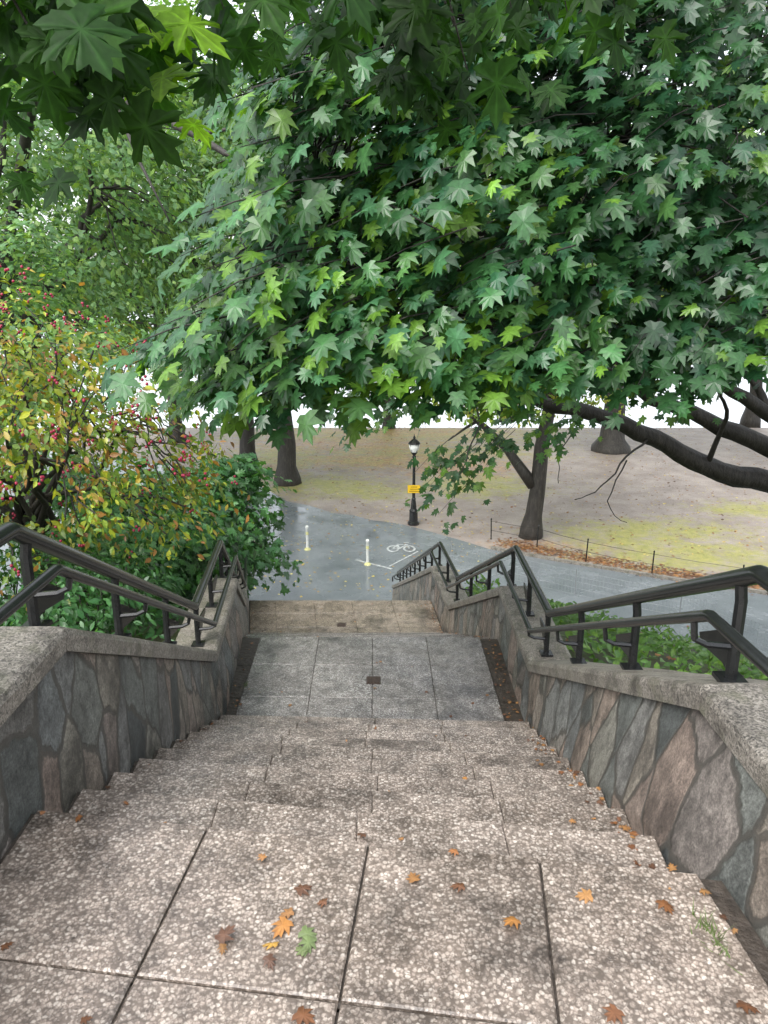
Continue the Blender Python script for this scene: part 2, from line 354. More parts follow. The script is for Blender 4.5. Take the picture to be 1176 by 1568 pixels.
def railing(side):
    par=empty('iron_handrail'); xf=(lambda y: Lx(y)-batL(y)) if side<0 else (lambda y: Rx(y)+batR(y)); capy=capyL if side<0 else capyR
    def line(off,up,r,name):
        ys=[-2.5]+capy[1:-1]+[19.7]
        raw=[np.array([xf(y)+side*off,y,CZ(y,side)+up]) for y in ys]
        pts=[raw[0]]
        for i in range(1,len(raw)-1):
            p=raw[i];a=raw[i-1]-p;b=raw[i+1]-p;a/=np.linalg.norm(a);b/=np.linalg.norm(b)
            for t in (.05,.02): pts.append(p+a*t)
            pts.append(p+(a+b)*.004)
            for t in (.02,.05): pts.append(p+b*t)
        e=raw[-1]; pts+=[e,e+np.array([0,.08,-.05]),e+np.array([0,.07,-.16])]
        m=MB(); m.tube(pts,r,12); m.obj(name,[BLACK],par,True)
    line(.11,.38 if side>0 else .355,.031,'top_rail'); line(-.03,.24 if side>0 else .215,.020,'lower_rail')
    p=MB(); ys=[]
    for ya,yb in zip([.1]+capy[1:-1],capy[1:-1]+[19.9]):
        k=max(1,int(round((yb-ya)/.95))); 
        ys+=[ya+(yb-ya)*(i+.12)/k for i in range(k)]
    for y in ys:
        x=xf(y);z=CZ(y,side); s=side; dd=0 if side>0 else -.025
        p.tube([(x+s*.12,y,z-.01),(x+s*.12,y,z+.30+dd),(x+s*.11,y,z+.37+dd)],.021,8)
        p.tube([(x+s*.12,y,z+.13),(x+s*.02,y,z+.14),(x-s*.02,y,z+.16),(x-s*.03,y,z+.235+dd)],.012,6)
        p.box((x+s*.12,y,z+.008),(.09,.09,.016))
        y2=y+.27; dz=CZ(min(y2,19.9),side)-z; t=.006
        tri=[(y,.02),(y+.02,.19),(y2,.19+dz),(y2-.02,.155+dz),(y+.06,.04)]
        vv=[(x+s*.12-t,a,z+b) for a,b in tri]+[(x+s*.12+t,a,z+b) for a,b in tri]
        p.add(vv,[tuple(range(5)),tuple(range(5,10))]+[(j,(j+1)%5,5+(j+1)%5,5+j) for j in range(5)])
    p.obj('posts',[BLACK],par)
railing(-1); railing(1)
# ---------------------------------------------------------------- terrain
def hill(x,y):
    base=CZ(max(min(y,20),-3))-.33
    if y>20: base=max(0,.3-(y-20)*.3)
    if y<-3: base=7.0
    lo,hi=Lx(min(y,20))-.22,Rx(min(y,20))+.22
    if lo<x<hi:
        if y<19.6: return min(stair_z(x,y),stair_z(x,min(y+.5,19.9)),stair_z(x,max(y-.3,-1)))-.45
        return 0.0
    if x>=hi: s=x-hi; h=base-.27*s*float(np.interp(y,[0,4],[.1,1]))
    else: s=lo-x; h=base-.10*s
    if h>.05: h+=.06*mnoise.noise(Vector((x*.9,y*.9,0)))
    return max(0.0,h)
def terrain(x,y):
    if y<25 and -60<x<60: return hill(x,y)
    if y<48: return 0.0 if y>=25 else hill(x,y)
    if y<75: return -7.5*((y-48)/27)**1.3
    if y<1200: return -9.0
    return -9+min(1,(y-1200)/150)*(55+22*mnoise.noise(Vector((x*.004,y*.002,3))))
xs=np.concatenate([np.linspace(-3000,-200,15),np.linspace(-150,-35,14),np.arange(-30,-8,1.0),np.arange(-8,8.01,.2),np.arange(8.5,32,.7),np.linspace(38,150,12),np.linspace(200,3000,15)])
ysg=np.concatenate([np.linspace(-300,-20,6),np.arange(-12,-2,1.5),np.arange(-2,22,.2),np.arange(22,60,.6),np.arange(61,80,2),np.linspace(90,1190,10),np.linspace(1200,1400,8),np.linspace(1500,4000,8)])
gb=[(G(490,742),3.5,2.6),(G(560,752),3,1.8),(G(640,692),8,3.2),(G(730,742),3.6,2.8),(G(560,705),4,2),(G(960,825),3.2,2.2),(G(1060,850),4.5,2.0),(G(1000,812),4.5,1.7),(G(1150,780),2.5,1.5),(G(600,665),12,4),(G(430,700),4,4)]
lb=[(G(600,705),8,3.0),(G(690,715),5,3.0),(G(540,680),8,4.0),(G(600,660),9,4.0),(G(820,835),3,.55),(G(900,858),2,.5),(G(1000,880),2.5,.5),(G(1100,895),2.5,.6),(G(400,720),3,3)]
V=[];M=[]
for y in ysg:
    for x in xs:
        z=terrain(x,y); V.append((x,y,z))
        g=0.;l=0.
        if 20<y<62:
            g=max([math.exp(-((x-c[0])/a)**2-((y-c[1])/b)**2) for c,a,b in gb]); l=max([math.exp(-((x-c[0])/a)**2-((y-c[1])/b)**2) for c,a,b in lb])
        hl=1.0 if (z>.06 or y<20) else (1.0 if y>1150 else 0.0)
        if 51<y<75: hl=.35
        M.append((g*.85,l*.75,hl,1))
nx=len(xs); F=[(j*nx+i,j*nx+i+1,(j+1)*nx+i+1,(j+1)*nx+i) for j in range(len(ysg)-1) for i in range(nx-1)]
me=bpy.data.meshes.new('ground'); me.from_pydata(V,[],F)
a=me.color_attributes.new('mask','FLOAT_COLOR','POINT'); a.data.foreach_set('color',np.array(M,dtype=np.float32).ravel()); me.shade_smooth()
new_obj('ground',me,None,[GRD])
def sheet(name,pts,z,m):
    import bmesh
    bm=bmesh.new(); vs=[bm.verts.new((p[0],p[1],z)) for p in pts]; f=bm.faces.new(vs); bmesh.ops.triangulate(bm,faces=[f]); 
    for f in bm.faces:
        if f.normal.z<0: f.normal_flip()
    me=bpy.data.meshes.new(name); bm.to_mesh(me); bm.free(); return new_obj(name,me,None,[m])
far=[G(*p) for p in [(140,700),(330,722),(400,745),(440,768),(475,775),(510,786),(540,789),(570,797),(610,802),(650,812),(700,826),(752,842),(850,860),(1000,885),(1176,912)]]
path=[(-40,52)]+[(p[0],p[1]) for p in far]+[(30,16),(30,10),(14,14.5),(8,17.5),(5,18.6),(3,19.2),(0.3,19.4),(-4,19.4),(-12,19.6),(-40,30)]
sheet('asphalt_path',path,.012,ASPH)
sheet('river',[(-3000,66),(3000,66),(3000,1260),(-3000,1260)],-6.0,WATER)
ke=MB()
kp=[G(752,842),G(850,860),G(1000,885),G(1176,912),np.array([30,16,0])]
for a_,b_ in zip(kp[:-1],kp[1:]):
    d=b_-a_; ln=np.hypot(d[0],d[1]); k=max(1,int(ln/1.2)); ang=math.atan2(d[1],d[0])
    for i in range(k):
        c=a_+d*(i+.5)/k; ke.box((c[0],c[1]+.08,.03),(ln/k-.02,.12,.14),ang)
ke.obj('kerb',[CAP])
bk=MB(); bc=G(614,838); z=.020
def ring(cx_,cy_,r,w,n=20,sy=1.0):
    vs=[];fs=[]
    for i in range(n):
        a=2*math.pi*i/n
        for rr in (r-w,r+w): vs.append((cx_+rr*math.cos(a),cy_+rr*math.sin(a)*sy,z))
    for i in range(n): j=(i+1)%n; fs.append((2*i,2*i+1,2*j+1,2*j))
    bk.add(vs,fs)
def stroke(p,q,w=.05):
    p=np.array(p);q=np.array(q);d=(q-p)/np.linalg.norm(q-p);nn=np.array([-d[1],d[0]])*w
    bk.add([(*(p-nn),z),(*(p+nn),z),(*(q+nn),z),(*(q-nn),z)],[(0,1,2,3)])
X0,Y0=bc[0],bc[1]
ring(X0-.28,Y0-.2,.18,.035,sy=1.6); z=.021; ring(X0+.28,Y0-.2,.18,.035,sy=1.6)
pts={'a':(X0-.28,Y0-.2),'b':(X0-.05,Y0-.2),'c':(X0-.12,Y0+.2),'d':(X0+.20,Y0+.25),'e':(X0+.28,Y0-.2)}
for i,(p,q) in enumerate([('a','b'),('b','c'),('a','c'),('c','d'),('b','d'),('d','e')]):
    z=.022+.001*i; stroke(pts[p],pts[q],.03)
z=.030; stroke((X0+.10,Y0+.42),(X0+.28,Y0+.40),.03)
z=.018; p=G(545,858);q=G(600,872); stroke(p[:2],q[:2],.05); p=G(596,868);q=G(640,845); z=.019; stroke(p[:2],q[:2],.03)
bk.obj('bike_lane_marking',[PAINT])
for px,py in ((390,825),(471,842),(563,865)):
    p=G(px,py); e=empty('flexible_bollard')
    m=MB(); m.lathe(p,[(.045,.03),(.045,.78),(.055,.79),(.055,.84),(.035,.87)],12); m.obj('post',[WHITE],e,True)
    m=MB(); m.lathe(p,[(.12,.012),(.11,.04),(.06,.06),(.055,.10)],12); m.lathe(p+np.array([0,0,.55]),[(.048,0),(.048,.10)],12); m.obj('base_and_band',[PALEY],e)
# ---------------------------------------------------------------- lamp
p=G(633,803); e=empty('street_lamp'); m=MB()
m.lathe(p,[(.22,0),(.22,.10),(.17,.14),(.155,.5),(.17,.55),(.12,.62),(.10,.8),(.075,.95),(.085,1.0),(.06,1.05),(.052,2.55),(.08,2.6),(.05,2.66),(.11,2.74),(.13,2.78)],14)
m.lathe(p,[(.235,3.09),(.21,3.14),(.10,3.24),(.04,3.28),(.05,3.32),(.015,3.40),(.005,3.46)],14)
for j in range(4):
    a=math.pi/4+j*math.pi/2
    m.tube([p+np.array([.12*math.cos(a),.12*math.sin(a),2.78]),p+np.array([.21*math.cos(a),.21*math.sin(a),3.10])],.010,6)
m.obj('pole',[BLACK],e)
m=MB(); m.lathe(p,[(.11,2.78),(.17,2.9),(.205,3.09)],14); m.obj('lantern_glass',[GLASS],e,True)
m=MB(); m.box((p[0],p[1]-.08,1.40),(.46,.02,.30)); m.obj('sign_panel',[YEL],e)
m=MB(); 
for i in range(3): m.box((p[0],p[1]-.094,1.32+i*.08),(.34-.05*i,.004,.018))
m.obj('sign_text',[BLACK],e)
# ---------------------------------------------------------------- fences
def low_fence(name,pts,h,step,wires,mesh=False):
    e=empty(name); m=MB(); w=MB(); allp=[]
    for a_,b_ in zip(pts[:-1],pts[1:]):
        a_=np.array(a_);b_=np.array(b_); k=max(1,int(np.linalg.norm(b_-a_)/step))
        for i in range(k): allp.append(a_+(b_-a_)*i/k)
    allp.append(np.array(pts[-1]))
    allp=[np.array([q[0],q[1],terrain(q[0],q[1])]) for q in allp]
    for q in allp:
        lean=RNG.uniform(-.03,.03,2); r=.013 if mesh else .022
        m.tube([q-np.array([0,0,.05]),q+np.array([lean[0],lean[1],h])],r,6); m.lathe(q+np.array([lean[0],lean[1],h]),[(r*1.3,0),(r*1.3,.02),(.004,.05)],6)
    m.obj('posts',[GREY if mesh else BLACK],e)
    for a_,b_ in zip(allp[:-1],allp[1:]):
        for t in wires:
            mid=(a_+b_)/2+np.array([0,0,t*h-.02]); w.tube([a_+[0,0,t*h],mid,b_+[0,0,t*h]],.003 if mesh else .006,4)
        if mesh:
            n=int(np.linalg.norm(b_-a_)/.10)
            for i in range(n):
                q=a_+(b_-a_)*i/n; w.tube([q+[0,0,.04],q+[0,0,h*.95]],.002,3,cap=False)
    w.obj('wires',[GREY if mesh else BLACK],e)
low_fence('low_wire_fence',[G(752,826),G(822,838),G(897,860),G(998,880),G(1133,903),(14,19.3,0),(26,17.5,0)],.75,2.6,(.45,.9))
low_fence('wire_mesh_fence',[G(690,866),G(760,882),G(880,912),G(1040,945),(9.6,16.3,0),(20,13,0)],.8,2.4,(.05,.3,.55,.75,.95),True)
# ---------------------------------------------------------------- trees
def limb_pts(a,b,n=6,arc=.12,wig=.05):
    a=np.array(a,float);b=np.array(b,float);d=np.linalg.norm(b-a); out=[]
    for i in range(n+1):
        t=i/n; p=a+(b-a)*t; p[2]+=arc*d*math.sin(math.pi*t); 
        if 0<i<n: p+=RNG.normal(0,wig*d,3)*.5
        out.append(p)
    return out
def tree(name,base,fork,r0,cc,cr,nleaf,ls,palette,ncl=70,kind='quad',m_=None,flare=1.5,lean=(0,0),ncore=8,shell=.35,extra=None,clsz=.16,bottom=-.7):
    base=np.array(base,float); cc=np.array(cc,float); cr=np.array(cr,float)
    e=empty(name); b=MB(); F0=base+np.array([lean[0],lean[1],fork])
    pts=[base-np.array([0,0,.3]),base+(F0-base)*.06,base+(F0-base)*.18,base+(F0-base)*.4+RNG.normal(0,r0*.15,3),base+(F0-base)*.7+RNG.normal(0,r0*.15,3),F0]
    b.tube(pts,[r0*flare*1.15,r0*flare,r0*1.12,r0,r0*.92,r0*.82],12,.05)
    nodes=[]
    for i in range(ncore):
        d=RNG.normal(0,1,3); d/=np.linalg.norm(d); d[2]=abs(d[2])*.8-.1
        tgt=cc+d*cr*.62; lp=limb_pts(F0-np.array([0,0,.15]),tgt,7,.06,.10)
        rr=np.linspace(r0*.55,r0*.10,len(lp)); b.tube(lp,list(rr),8)
        nodes+=[(q,r) for q,r in zip(lp[2:],rr[2:])]
    NP=np.array([q for q,_ in nodes])
    C=[]
    while len(C)<ncl:
        d=RNG.normal(0,1,3); d/=np.linalg.norm(d); r=(shell+(1-shell)*RNG.random()**.6)
        if d[2]<bottom: continue
        C.append(cc+d*cr*r)
    C=np.array(C)
    for c in C:
        k=np.argmin(np.linalg.norm(NP-c,axis=1)); q,r=nodes[k]
        b.tube(limb_pts(q,c,4,.05,.10),list(np.linspace(min(r*.6,.06),.008,5)),4,cap=False)
    if extra:
        for lp,r1,r2 in extra: b.tube(lp,list(np.linspace(r1,r2,len(lp))),10,.04)
    b.obj('trunk_and_limbs',[BARK],e,True)
    ci=RNG.integers(0,ncl,nleaf); cs=cr.mean()*clsz*RNG.uniform(.6,1.5,ncl)
    off=RNG.normal(0,1,(nleaf,3)); off=nrm(off)*(RNG.random((nleaf,1))**.45)*1.7; off[:,2]*=.5; off[:,2]-=.25*(off[:,0]**2+off[:,1]**2)*.3
    P=C[ci]+off*cs[ci][:,None]
    outw=nrm(P-cc)
    Nn=outw*.55+np.array([0,0,.6])+RNG.normal(0,.45,(nleaf,3)); T=outw*.5+np.array([0,0,-.6])+RNG.normal(0,.6,(nleaf,3))
    Sz=ls*RNG.uniform(.6,1.3,nleaf)
    cf=RNG.uniform(.65,1.35,ncl)[ci]; col=pal(nleaf,palette,.25)*cf[:,None]
    leaves('foliage',P,Nn,T,Sz,col,kind,m_ or LEAFF,e)
    return e
PG=[(.08,.17,.05),(.11,.21,.055),(.065,.14,.05),(.15,.24,.055)]
PY=[(.15,.24,.04),(.20,.28,.045),(.10,.18,.045),(.28,.28,.05)]
PB=[(.13,.25,.11),(.17,.31,.12),(.10,.21,.085),(.20,.32,.09)]
ex=[([np.array((-10.4,22,5.)),np.array((-9.6,20,8.5)),W(60,95,14.5),W(170,143,13.5),W(235,175,13),W(300,207,12.6),W(345,235,12.4),W(392,252,12.2)],.14,.03),
    ([W(170,143,13.5),W(215,250,13.2),W(260,340,13)],.045,.012),([W(300,207,12.6),W(390,190,12.5),W(430,240,12.4)],.035,.01),([W(235,175,13),W(250,80,13.2),W(290,20,13.2)],.04,.012)]
tree('elm_tree',(-10.5,22,.1),5,.35,(-9.5,21,11),(5.5,5,6.5),24000,.19,PB,130,extra=ex)
tree('elm_tree',(-17,30,0),6,.45,(-16,29,12),(8,7,8.5),18000,.30,PB,110)
tree('elm_tree',(-6.5,36,0),6,.35,(-5.5,33,13.5),(6.5,6,7.5),18000,.28,PB,110)
tree('linden_tree',(-8.2,14,2.4),2.6,.12,(-6.9,14,7.4),(2.6,2.6,3.0),11000,.13,PB,80)
q=G(440,740); tree('oak_tree',q,4.6,.40,(q[0],q[1]+1,11.0),(7,6.5,7.3),20000,.28,PG,120,bottom=-.88)
q=G(812,822); ex=[([q+[0,0,1.9],q+[-.45,.1,2.5],q+[-.9,.3,3.1],q+[-1.6,.4,3.8],q+[-2.6,.5,4.6],q+[-3.6,.3,5.2]],.22,.05),
                  ([q+[-2.0,.45,4.1],q+[-2.5,-.4,4.0],q+[-3.1,-1.0,3.7]],.07,.02)]
tree('locust_tree',q,4.6,.27,(q[0]-.2,q[1],8.8),(5.2,5,5.2),18000,.20,PY,120,extra=ex,lean=(.4,0),bottom=-.95)
q=G(935,690); tree('oak_tree',q,4.0,.60,(q[0],q[1],10.6),(8,7,6.9),16000,.28,PG,110,flare=1.7,bottom=-.75)
q=G(595,655); tree('plane_tree',(q[0],q[1],-.3),5,.3,(q[0],q[1],10.0),(7,6,7.4),13000,.32,PY,90,bottom=-.9)
tree('plane_tree',(-12,44,0),5,.35,(-12,44,11),(8,6,7.5),12000,.34,PG,80,bottom=-.9)
tree('plane_tree',(22,33,0),5,.4,(21,33,11.5),(8,7,7.5),13000,.3,PG,90,bottom=-.65)
tree('plane_tree',(24,50,0),5,.4,(24,50,12),(9,6,8),8000,.36,PY,70,bottom=-.6)
tree('plane_tree',(9,56,-.6),5,.35,(9,56,12),(8,6,8),8000,.36,PG,70)
# ---- big maple
mp=empty('maple_tree'); b=MB()
tb=np.array([8.9,12.6,1.5])
b.tube([tb,tb+[0,0,.5],tb+[-.1,-.1,2],tb+[-.2,-.2,4],tb+[-.3,-.3,6.5],tb+[-.8,-.8,9.5],tb+[-1.2,-1.4,12]],[.75,.55,.48,.45,.40,.25,.12],14,.05)
limbs=[]
def limb(wp,r1,r2,attach=True):
    pts=[np.array(w,float) for w in wp]; out=[]
    for i in range(len(pts)-1):
        p0=pts[max(i-1,0)];p1=pts[i];p2=pts[i+1];p3=pts[min(i+2,len(pts)-1)]
        for t in (0,.25,.5,.75):
            out.append(.5*((2*p1)+(-p0+p2)*t+(2*p0-5*p1+4*p2-p3)*t*t+(-p0+3*p1-3*p2+p3)*t**3)+RNG.normal(0,.015,3))
    out.append(pts[-1]); rr=np.linspace(r1**.6,r2**.6,len(out))**(1/.6); b.tube(out,list(rr),9,.04)
    if attach: limbs.extend(zip(out,rr))
t0=tb+[-.2,-.2,3.6]
limb([t0,W(1290,760,13),W(1176,738,12.6),W(1080,715,12.2),W(1000,668,11.8),W(900,632,11.3),W(800,610,10.8),W(720,585,10.2),W(640,560,9.8)],.25,.05)
limb([tb+[-.2,-.2,4.0],W(1260,720,12.6),W(1150,672,12),W(1060,635,11.8),W(1000,610,11.5),W(930,560,11)],.22,.06)
limb([tb+[-.2,-.2,4.6],W(1300,700,11.6),W(1176,632,11),W(1110,592,10.6),W(1050,568,10.2),W(960,540,9.8)],.16,.04)
limb([W(1176,632,11),W(1150,580,11),W(1090,540,11)],.07,.03)
limb([tb+[-.3,-.3,6.5],W(1400,180,8.5),W(1176,152,6.2),W(1090,172,5.7),W(1000,200,5.3),W(850,235,5.2),W(700,250,5.2),W(560,285,5.0),W(460,330,4.7)],.12,.008)
limb([tb+[-.3,-.3,6.0],W(1350,420,9),W(1150,380,7.8),W(950,350,7),W(780,350,6.2),W(620,370,5.6),W(480,420,5.0),W(370,460,4.6)],.10,.008)
limb([tb+[-.3,-.3,7.5],W(1350,-50,8),W(1100,0,6.8),W(900,40,5.9),W(720,60,5.4),W(560,90,5.0)],.11,.008)
limb([W(1090,172,5.7),W(1130,110,5.8),W(1176,85,6)],.02,.01)
limb([W(1150,380,7.8),W(1050,420,7.0),W(900,450,6.3),W(760,480,5.7),W(620,490,5.3),W(480,520,4.9)],.04,.006)
limb([W(1250,440,8),W(1150,470,6.9),W(1040,490,6.2),W(930,520,5.7)],.04,.006)
limb([W(1000,668,11.8),W(960,700,11.2),W(920,745,10.9),W(880,765,10.6)],.022,.005,False)
limb([W(960,705,11.2),W(930,770,10.9),W(960,800,10.6)],.012,.004,False)
limb([W(900,632,11.3),W(860,690,10.9),W(855,740,10.7)],.012,.004,False)
limb([W(1080,715,12.2),W(1110,640,11.5),W(1100,600,11)],.05,.02,False)
limb([W(720,585,10.2),W(735,640,9.9),W(720,690,9.7),W(700,740,9.6)],.02,.004,False)
LP=np.array([q for q,_ in limbs])
poly=[(240,525),(300,555),(400,590),(520,565),(620,550),(690,565),(760,580),(830,565),(900,545),(1000,560),(1100,530),(1176,550),(1700,600),(1700,-700),(560,-700),(470,-100),(450,20),(385,110),(365,190),(400,250),(330,330),(315,400),(350,440),(270,490)]
def inpoly(x,y):
    c=False;n=len(poly)
    for i in range(n):
        x1,y1=poly[i];x2,y2=poly[(i+1)%n]
        if (y1>y)!=(y2>y) and x<(x2-x1)*(y-y1)/(y2-y1)+x1: c=not c
    return c
P=[];NN=[];TT=[];SS=[];CC=[]
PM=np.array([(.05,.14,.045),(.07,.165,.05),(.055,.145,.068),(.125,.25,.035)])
PMD=np.array([(.014,.045,.015),(.022,.064,.022),(.012,.042,.019)])  # crown shade painted into leaf colour: darker greens for shaded leaves
def spray(c,ax,n,size,up,palm,length=.7,width=.28,twig=True,nj=.3):
    ax=ax/np.linalg.norm(ax); side=np.cross(ax,[0,0,1.]);side/=np.linalg.norm(side)+1e-9
    bri=RNG.uniform(.7,1.3); up=np.array(up)+RNG.normal(0,.12,3)
    for i in range(n):
        t=RNG.random()*2-.9; s=RNG.choice([-1,1]); w=abs(RNG.normal(0,1))*width*(1.15-abs(t)*.5)
        pos=c+ax*t*length*.5+side*s*w+np.array([0,0,-.35*w-.12*t*t+RNG.normal(0,.035)])
        P.append(pos); td=ax*.6+side*s*.7+np.array([0,0,-.85])+RNG.normal(0,.25,3)
        NN.append(up+RNG.normal(0,nj,3)); TT.append(td); SS.append(size*RNG.uniform(.55,1.25))
        CC.append(palm[RNG.integers(0,len(palm))]*bri*RNG.uniform(.75,1.3))
    if twig: b.tube([c-ax*length*.6,c,c+ax*length*.5-np.array([0,0,.05])],[.005,.004,.002],4,cap=False)
trunkxy=np.array([8.,11.5]); cnt=0
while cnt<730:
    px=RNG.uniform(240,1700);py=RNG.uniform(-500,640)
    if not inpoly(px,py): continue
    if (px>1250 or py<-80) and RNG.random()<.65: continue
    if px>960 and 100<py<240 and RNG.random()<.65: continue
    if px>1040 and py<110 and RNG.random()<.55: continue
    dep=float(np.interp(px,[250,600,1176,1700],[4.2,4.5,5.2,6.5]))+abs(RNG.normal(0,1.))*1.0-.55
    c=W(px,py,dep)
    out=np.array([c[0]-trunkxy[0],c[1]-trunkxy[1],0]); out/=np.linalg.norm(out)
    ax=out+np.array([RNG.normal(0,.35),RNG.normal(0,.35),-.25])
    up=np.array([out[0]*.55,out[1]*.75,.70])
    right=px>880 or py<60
    pl=(PM*.75 if RNG.random()<.25 else PMD*1.6) if right else (PM if RNG.random()<.8 else PMD*2)  # right and top sprays mostly coloured as shaded, the rest mostly as lit
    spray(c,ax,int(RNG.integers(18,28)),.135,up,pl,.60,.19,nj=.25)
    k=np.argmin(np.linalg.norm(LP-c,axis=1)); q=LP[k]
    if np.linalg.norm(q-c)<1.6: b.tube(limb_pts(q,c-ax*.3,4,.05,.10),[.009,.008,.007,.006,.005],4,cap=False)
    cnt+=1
cnt=0
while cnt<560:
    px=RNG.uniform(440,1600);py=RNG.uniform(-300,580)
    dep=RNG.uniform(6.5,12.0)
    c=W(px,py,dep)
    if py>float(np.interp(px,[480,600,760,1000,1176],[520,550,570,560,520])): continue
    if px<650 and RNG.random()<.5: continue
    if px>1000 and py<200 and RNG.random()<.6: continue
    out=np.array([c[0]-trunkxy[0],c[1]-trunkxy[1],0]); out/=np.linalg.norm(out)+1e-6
    spray(c,out+RNG.normal(0,.4,3)*[1,1,.3],17,.15,np.array([out[0]*.5,out[1]*.5,.7]),PMD*1.3,1.0,.35,twig=RNG.random()<.4); cnt+=1  # inner sprays take the shade colours to darken the crown interior
for px,py,dep in [(690,720,9.8),(700,750,9.7),(690,700,9.7),(760,680,10),(600,620,9.6),(560,605,9.5),(730,660,10),(640,600,9.8),(540,595,9.5),(820,640,10.5),(850,655,10.5),(870,625,10.6),(1040,600,10)]:
    for _ in range(2): spray(W(px+RNG.normal(0,14),py+RNG.normal(0,10),dep),np.array([-.6,-.5,-.4]),12,.14,np.array([-.4,-.5,.6]),PM*.8,.7,.22)
b.obj('trunk_and_limbs',[BARK],mp,True)
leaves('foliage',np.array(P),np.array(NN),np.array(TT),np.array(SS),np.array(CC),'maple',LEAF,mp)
# ---- overhanging
ov=empty('overhanging_maple_tree'); b=MB(); P=[];NN=[];TT=[];SS=[];CC=[]
tb2=np.array([-4.2,-2.2,6.6]); b.tube([tb2,tb2+[0,0,.6],tb2+[.1,.1,2.5],tb2+[.4,.4,5],tb2+[.8,1,7]],[.45,.32,.28,.22,.1],12,.05)
b.tube([tb2+[.2,.2,3.4],(-2.6,-.4,10.6),(-1.2,.9,10.9),(-.2,1.5,10.6),(.5,1.9,10.4)],[.10,.06,.03,.012,.006],8)
b.tube([tb2+[.2,.2,3.0],(-3.0,-.2,10.5),(-2.0,1.0,10.4),(-1.3,1.8,10.2)],[.08,.04,.02,.006],8)
PT=np.array([(.022,.062,.012),(.03,.08,.014),(.018,.052,.012)]); PTY=np.array([(.20,.36,.02),(.15,.28,.02)])  # backlighting painted in: dark shaded greens, yellow-greens for light shining through
for px,py,dep in [(10,0,1.6),(50,-40,1.6),(90,10,1.7),(60,40,1.9),(120,50,1.8),(170,-60,1.7),(10,30,1.8),(150,0,2.0),(300,-70,1.9),(350,-60,1.9),(30,-110,1.6),(140,-120,1.7),(260,-130,1.8),(380,-80,2.0),(480,-90,2.0),(560,-50,2.2),(600,0,2.3),(590,50,2.3),(640,-30,2.1),(690,30,2.2),(660,-90,2.0),(650,80,2.4),(700,70,2.5),(760,-70,2.2),(800,-30,2.6),(850,-60,2.3),(930,-40,2.7),(1000,-80,2.6)]:
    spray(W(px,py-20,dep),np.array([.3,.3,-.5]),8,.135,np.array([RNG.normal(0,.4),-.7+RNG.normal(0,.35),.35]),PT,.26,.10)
for px,py,dep in [(215,40,1.9),(250,50,1.9),(235,-10,2.0)]:
    spray(W(px,py-10,dep),np.array([.3,.3,-.5]),4,.14,np.array([0,-.7,.35]),PTY,.14,.05,twig=False)
b.obj('trunk_and_limbs',[BARK],ov,True)
leaves('foliage',np.array(P),np.array(NN),np.array(TT),np.array(SS),np.array(CC),'maple_fine',LEAFO,ov)
# ---- crabapple left
PC=[(.20,.28,.035),(.28,.33,.035),(.13,.22,.04),(.08,.16,.04),(.34,.36,.04),(.14,.23,.04),(.32,.24,.04),(.17,.27,.04),(.30,.15,.05)]
gz=hill(-3.4,7.2)
cr=tree('crabapple_tree',(-3.5,7.3,gz),1.1,.07,(-3.3,6.9,7.4),(1.95,1.7,1.35),9000,.08,PC,150,'oval',LEAF,ncore=12,shell=.25,clsz=.17,bottom=-.85)
vs=MB(); 
for i in range(200):
    d=RNG.normal(0,1,3); d/=np.linalg.norm(d); c0=np.array([-3.3,6.9,7.45])+d*np.array([2.0,1.75,1.35])*RNG.uniform(.6,1.08)
    for _ in range(4):
        c=c0+RNG.normal(0,.03,3); vs.lathe(c,[(.003,-.013),(.012,-.007),(.013,.003),(.007,.012)],6)
vs.obj('berries',[BERRY],cr,True)
PD=[(.04,.12,.04),(.055,.15,.045),(.07,.18,.06)]
gz=hill(-3.6,12.2); tree('hedge_maple_shrub',(-3.9,12.2,gz),.6,.05,(-3.3,12.0,4.8),(1.75,1.5,1.35),6000,.13,PD,70,'maple',LEAF,ncore=8,clsz=.2,bottom=-1)
gz=hill(-3.2,9.2); tree('shrub',(-3.5,9.4,gz),.5,.04,(-3.3,9.2,5.6),(1.3,1.3,1.0),4500,.11,PD,60,'maple',LEAF,ncore=7,clsz=.2,bottom=-1)
gz=hill(-3.4,6.0); tree('shrub',(-3.4,6.2,gz),.4,.03,(-3.1,6.2,gz+.6),(1.4,1.3,.5),4500,.08,PD,60,'oval',LEAF,ncore=7,clsz=.22,bottom=-1)
gz=hill(-2.6,4.0); tree('shrub',(-3.2,4.2,gz),.2,.03,(-3.2,4.2,gz+.15),(1.0,1.1,.25),2000,.07,PD,50,'oval',LEAF,ncore=6,clsz=.22,bottom=-1)
gz=hill(-7,8); tree('shrub',(-7,8.5,gz),.6,.04,(-6.8,8.5,gz+1.3),(2.2,2.0,1.6),6000,.11,PD,60,'oval',LEAF,ncore=7,clsz=.2,bottom=-1)
def weeds(name,x0,x1,y0,y1,n,ls,palette,hmax=.35):
    X=RNG.uniform(x0,x1,n*3);Y=RNG.uniform(y0,y1,n*3)
    msk=np.array([mnoise.noise(Vector((x*1.3,y*1.3,5)))>-.12 and (x>Rx(min(y,20))+.46 or x<Lx(min(y,20))-.42) for x,y in zip(X,Y)])
    X=X[msk][:n];Y=Y[msk][:n]; n=len(X)
    hm=np.array([.5+.9*abs(mnoise.noise(Vector((x*.8,y*.8,9))))for x,y in zip(X,Y)])
    Z=np.array([terrain(x,y) for x,y in zip(X,Y)])+RNG.random(n)*hmax*hm
    P=np.stack([X,Y,Z],1); leaves(name,P,np.array([0,-.25,.8])+RNG.normal(0,.45,(n,3)),RNG.normal(0,1,(n,3)),ls*RNG.uniform(.5,1.3,n),pal(n,palette),'oval',LEAF)
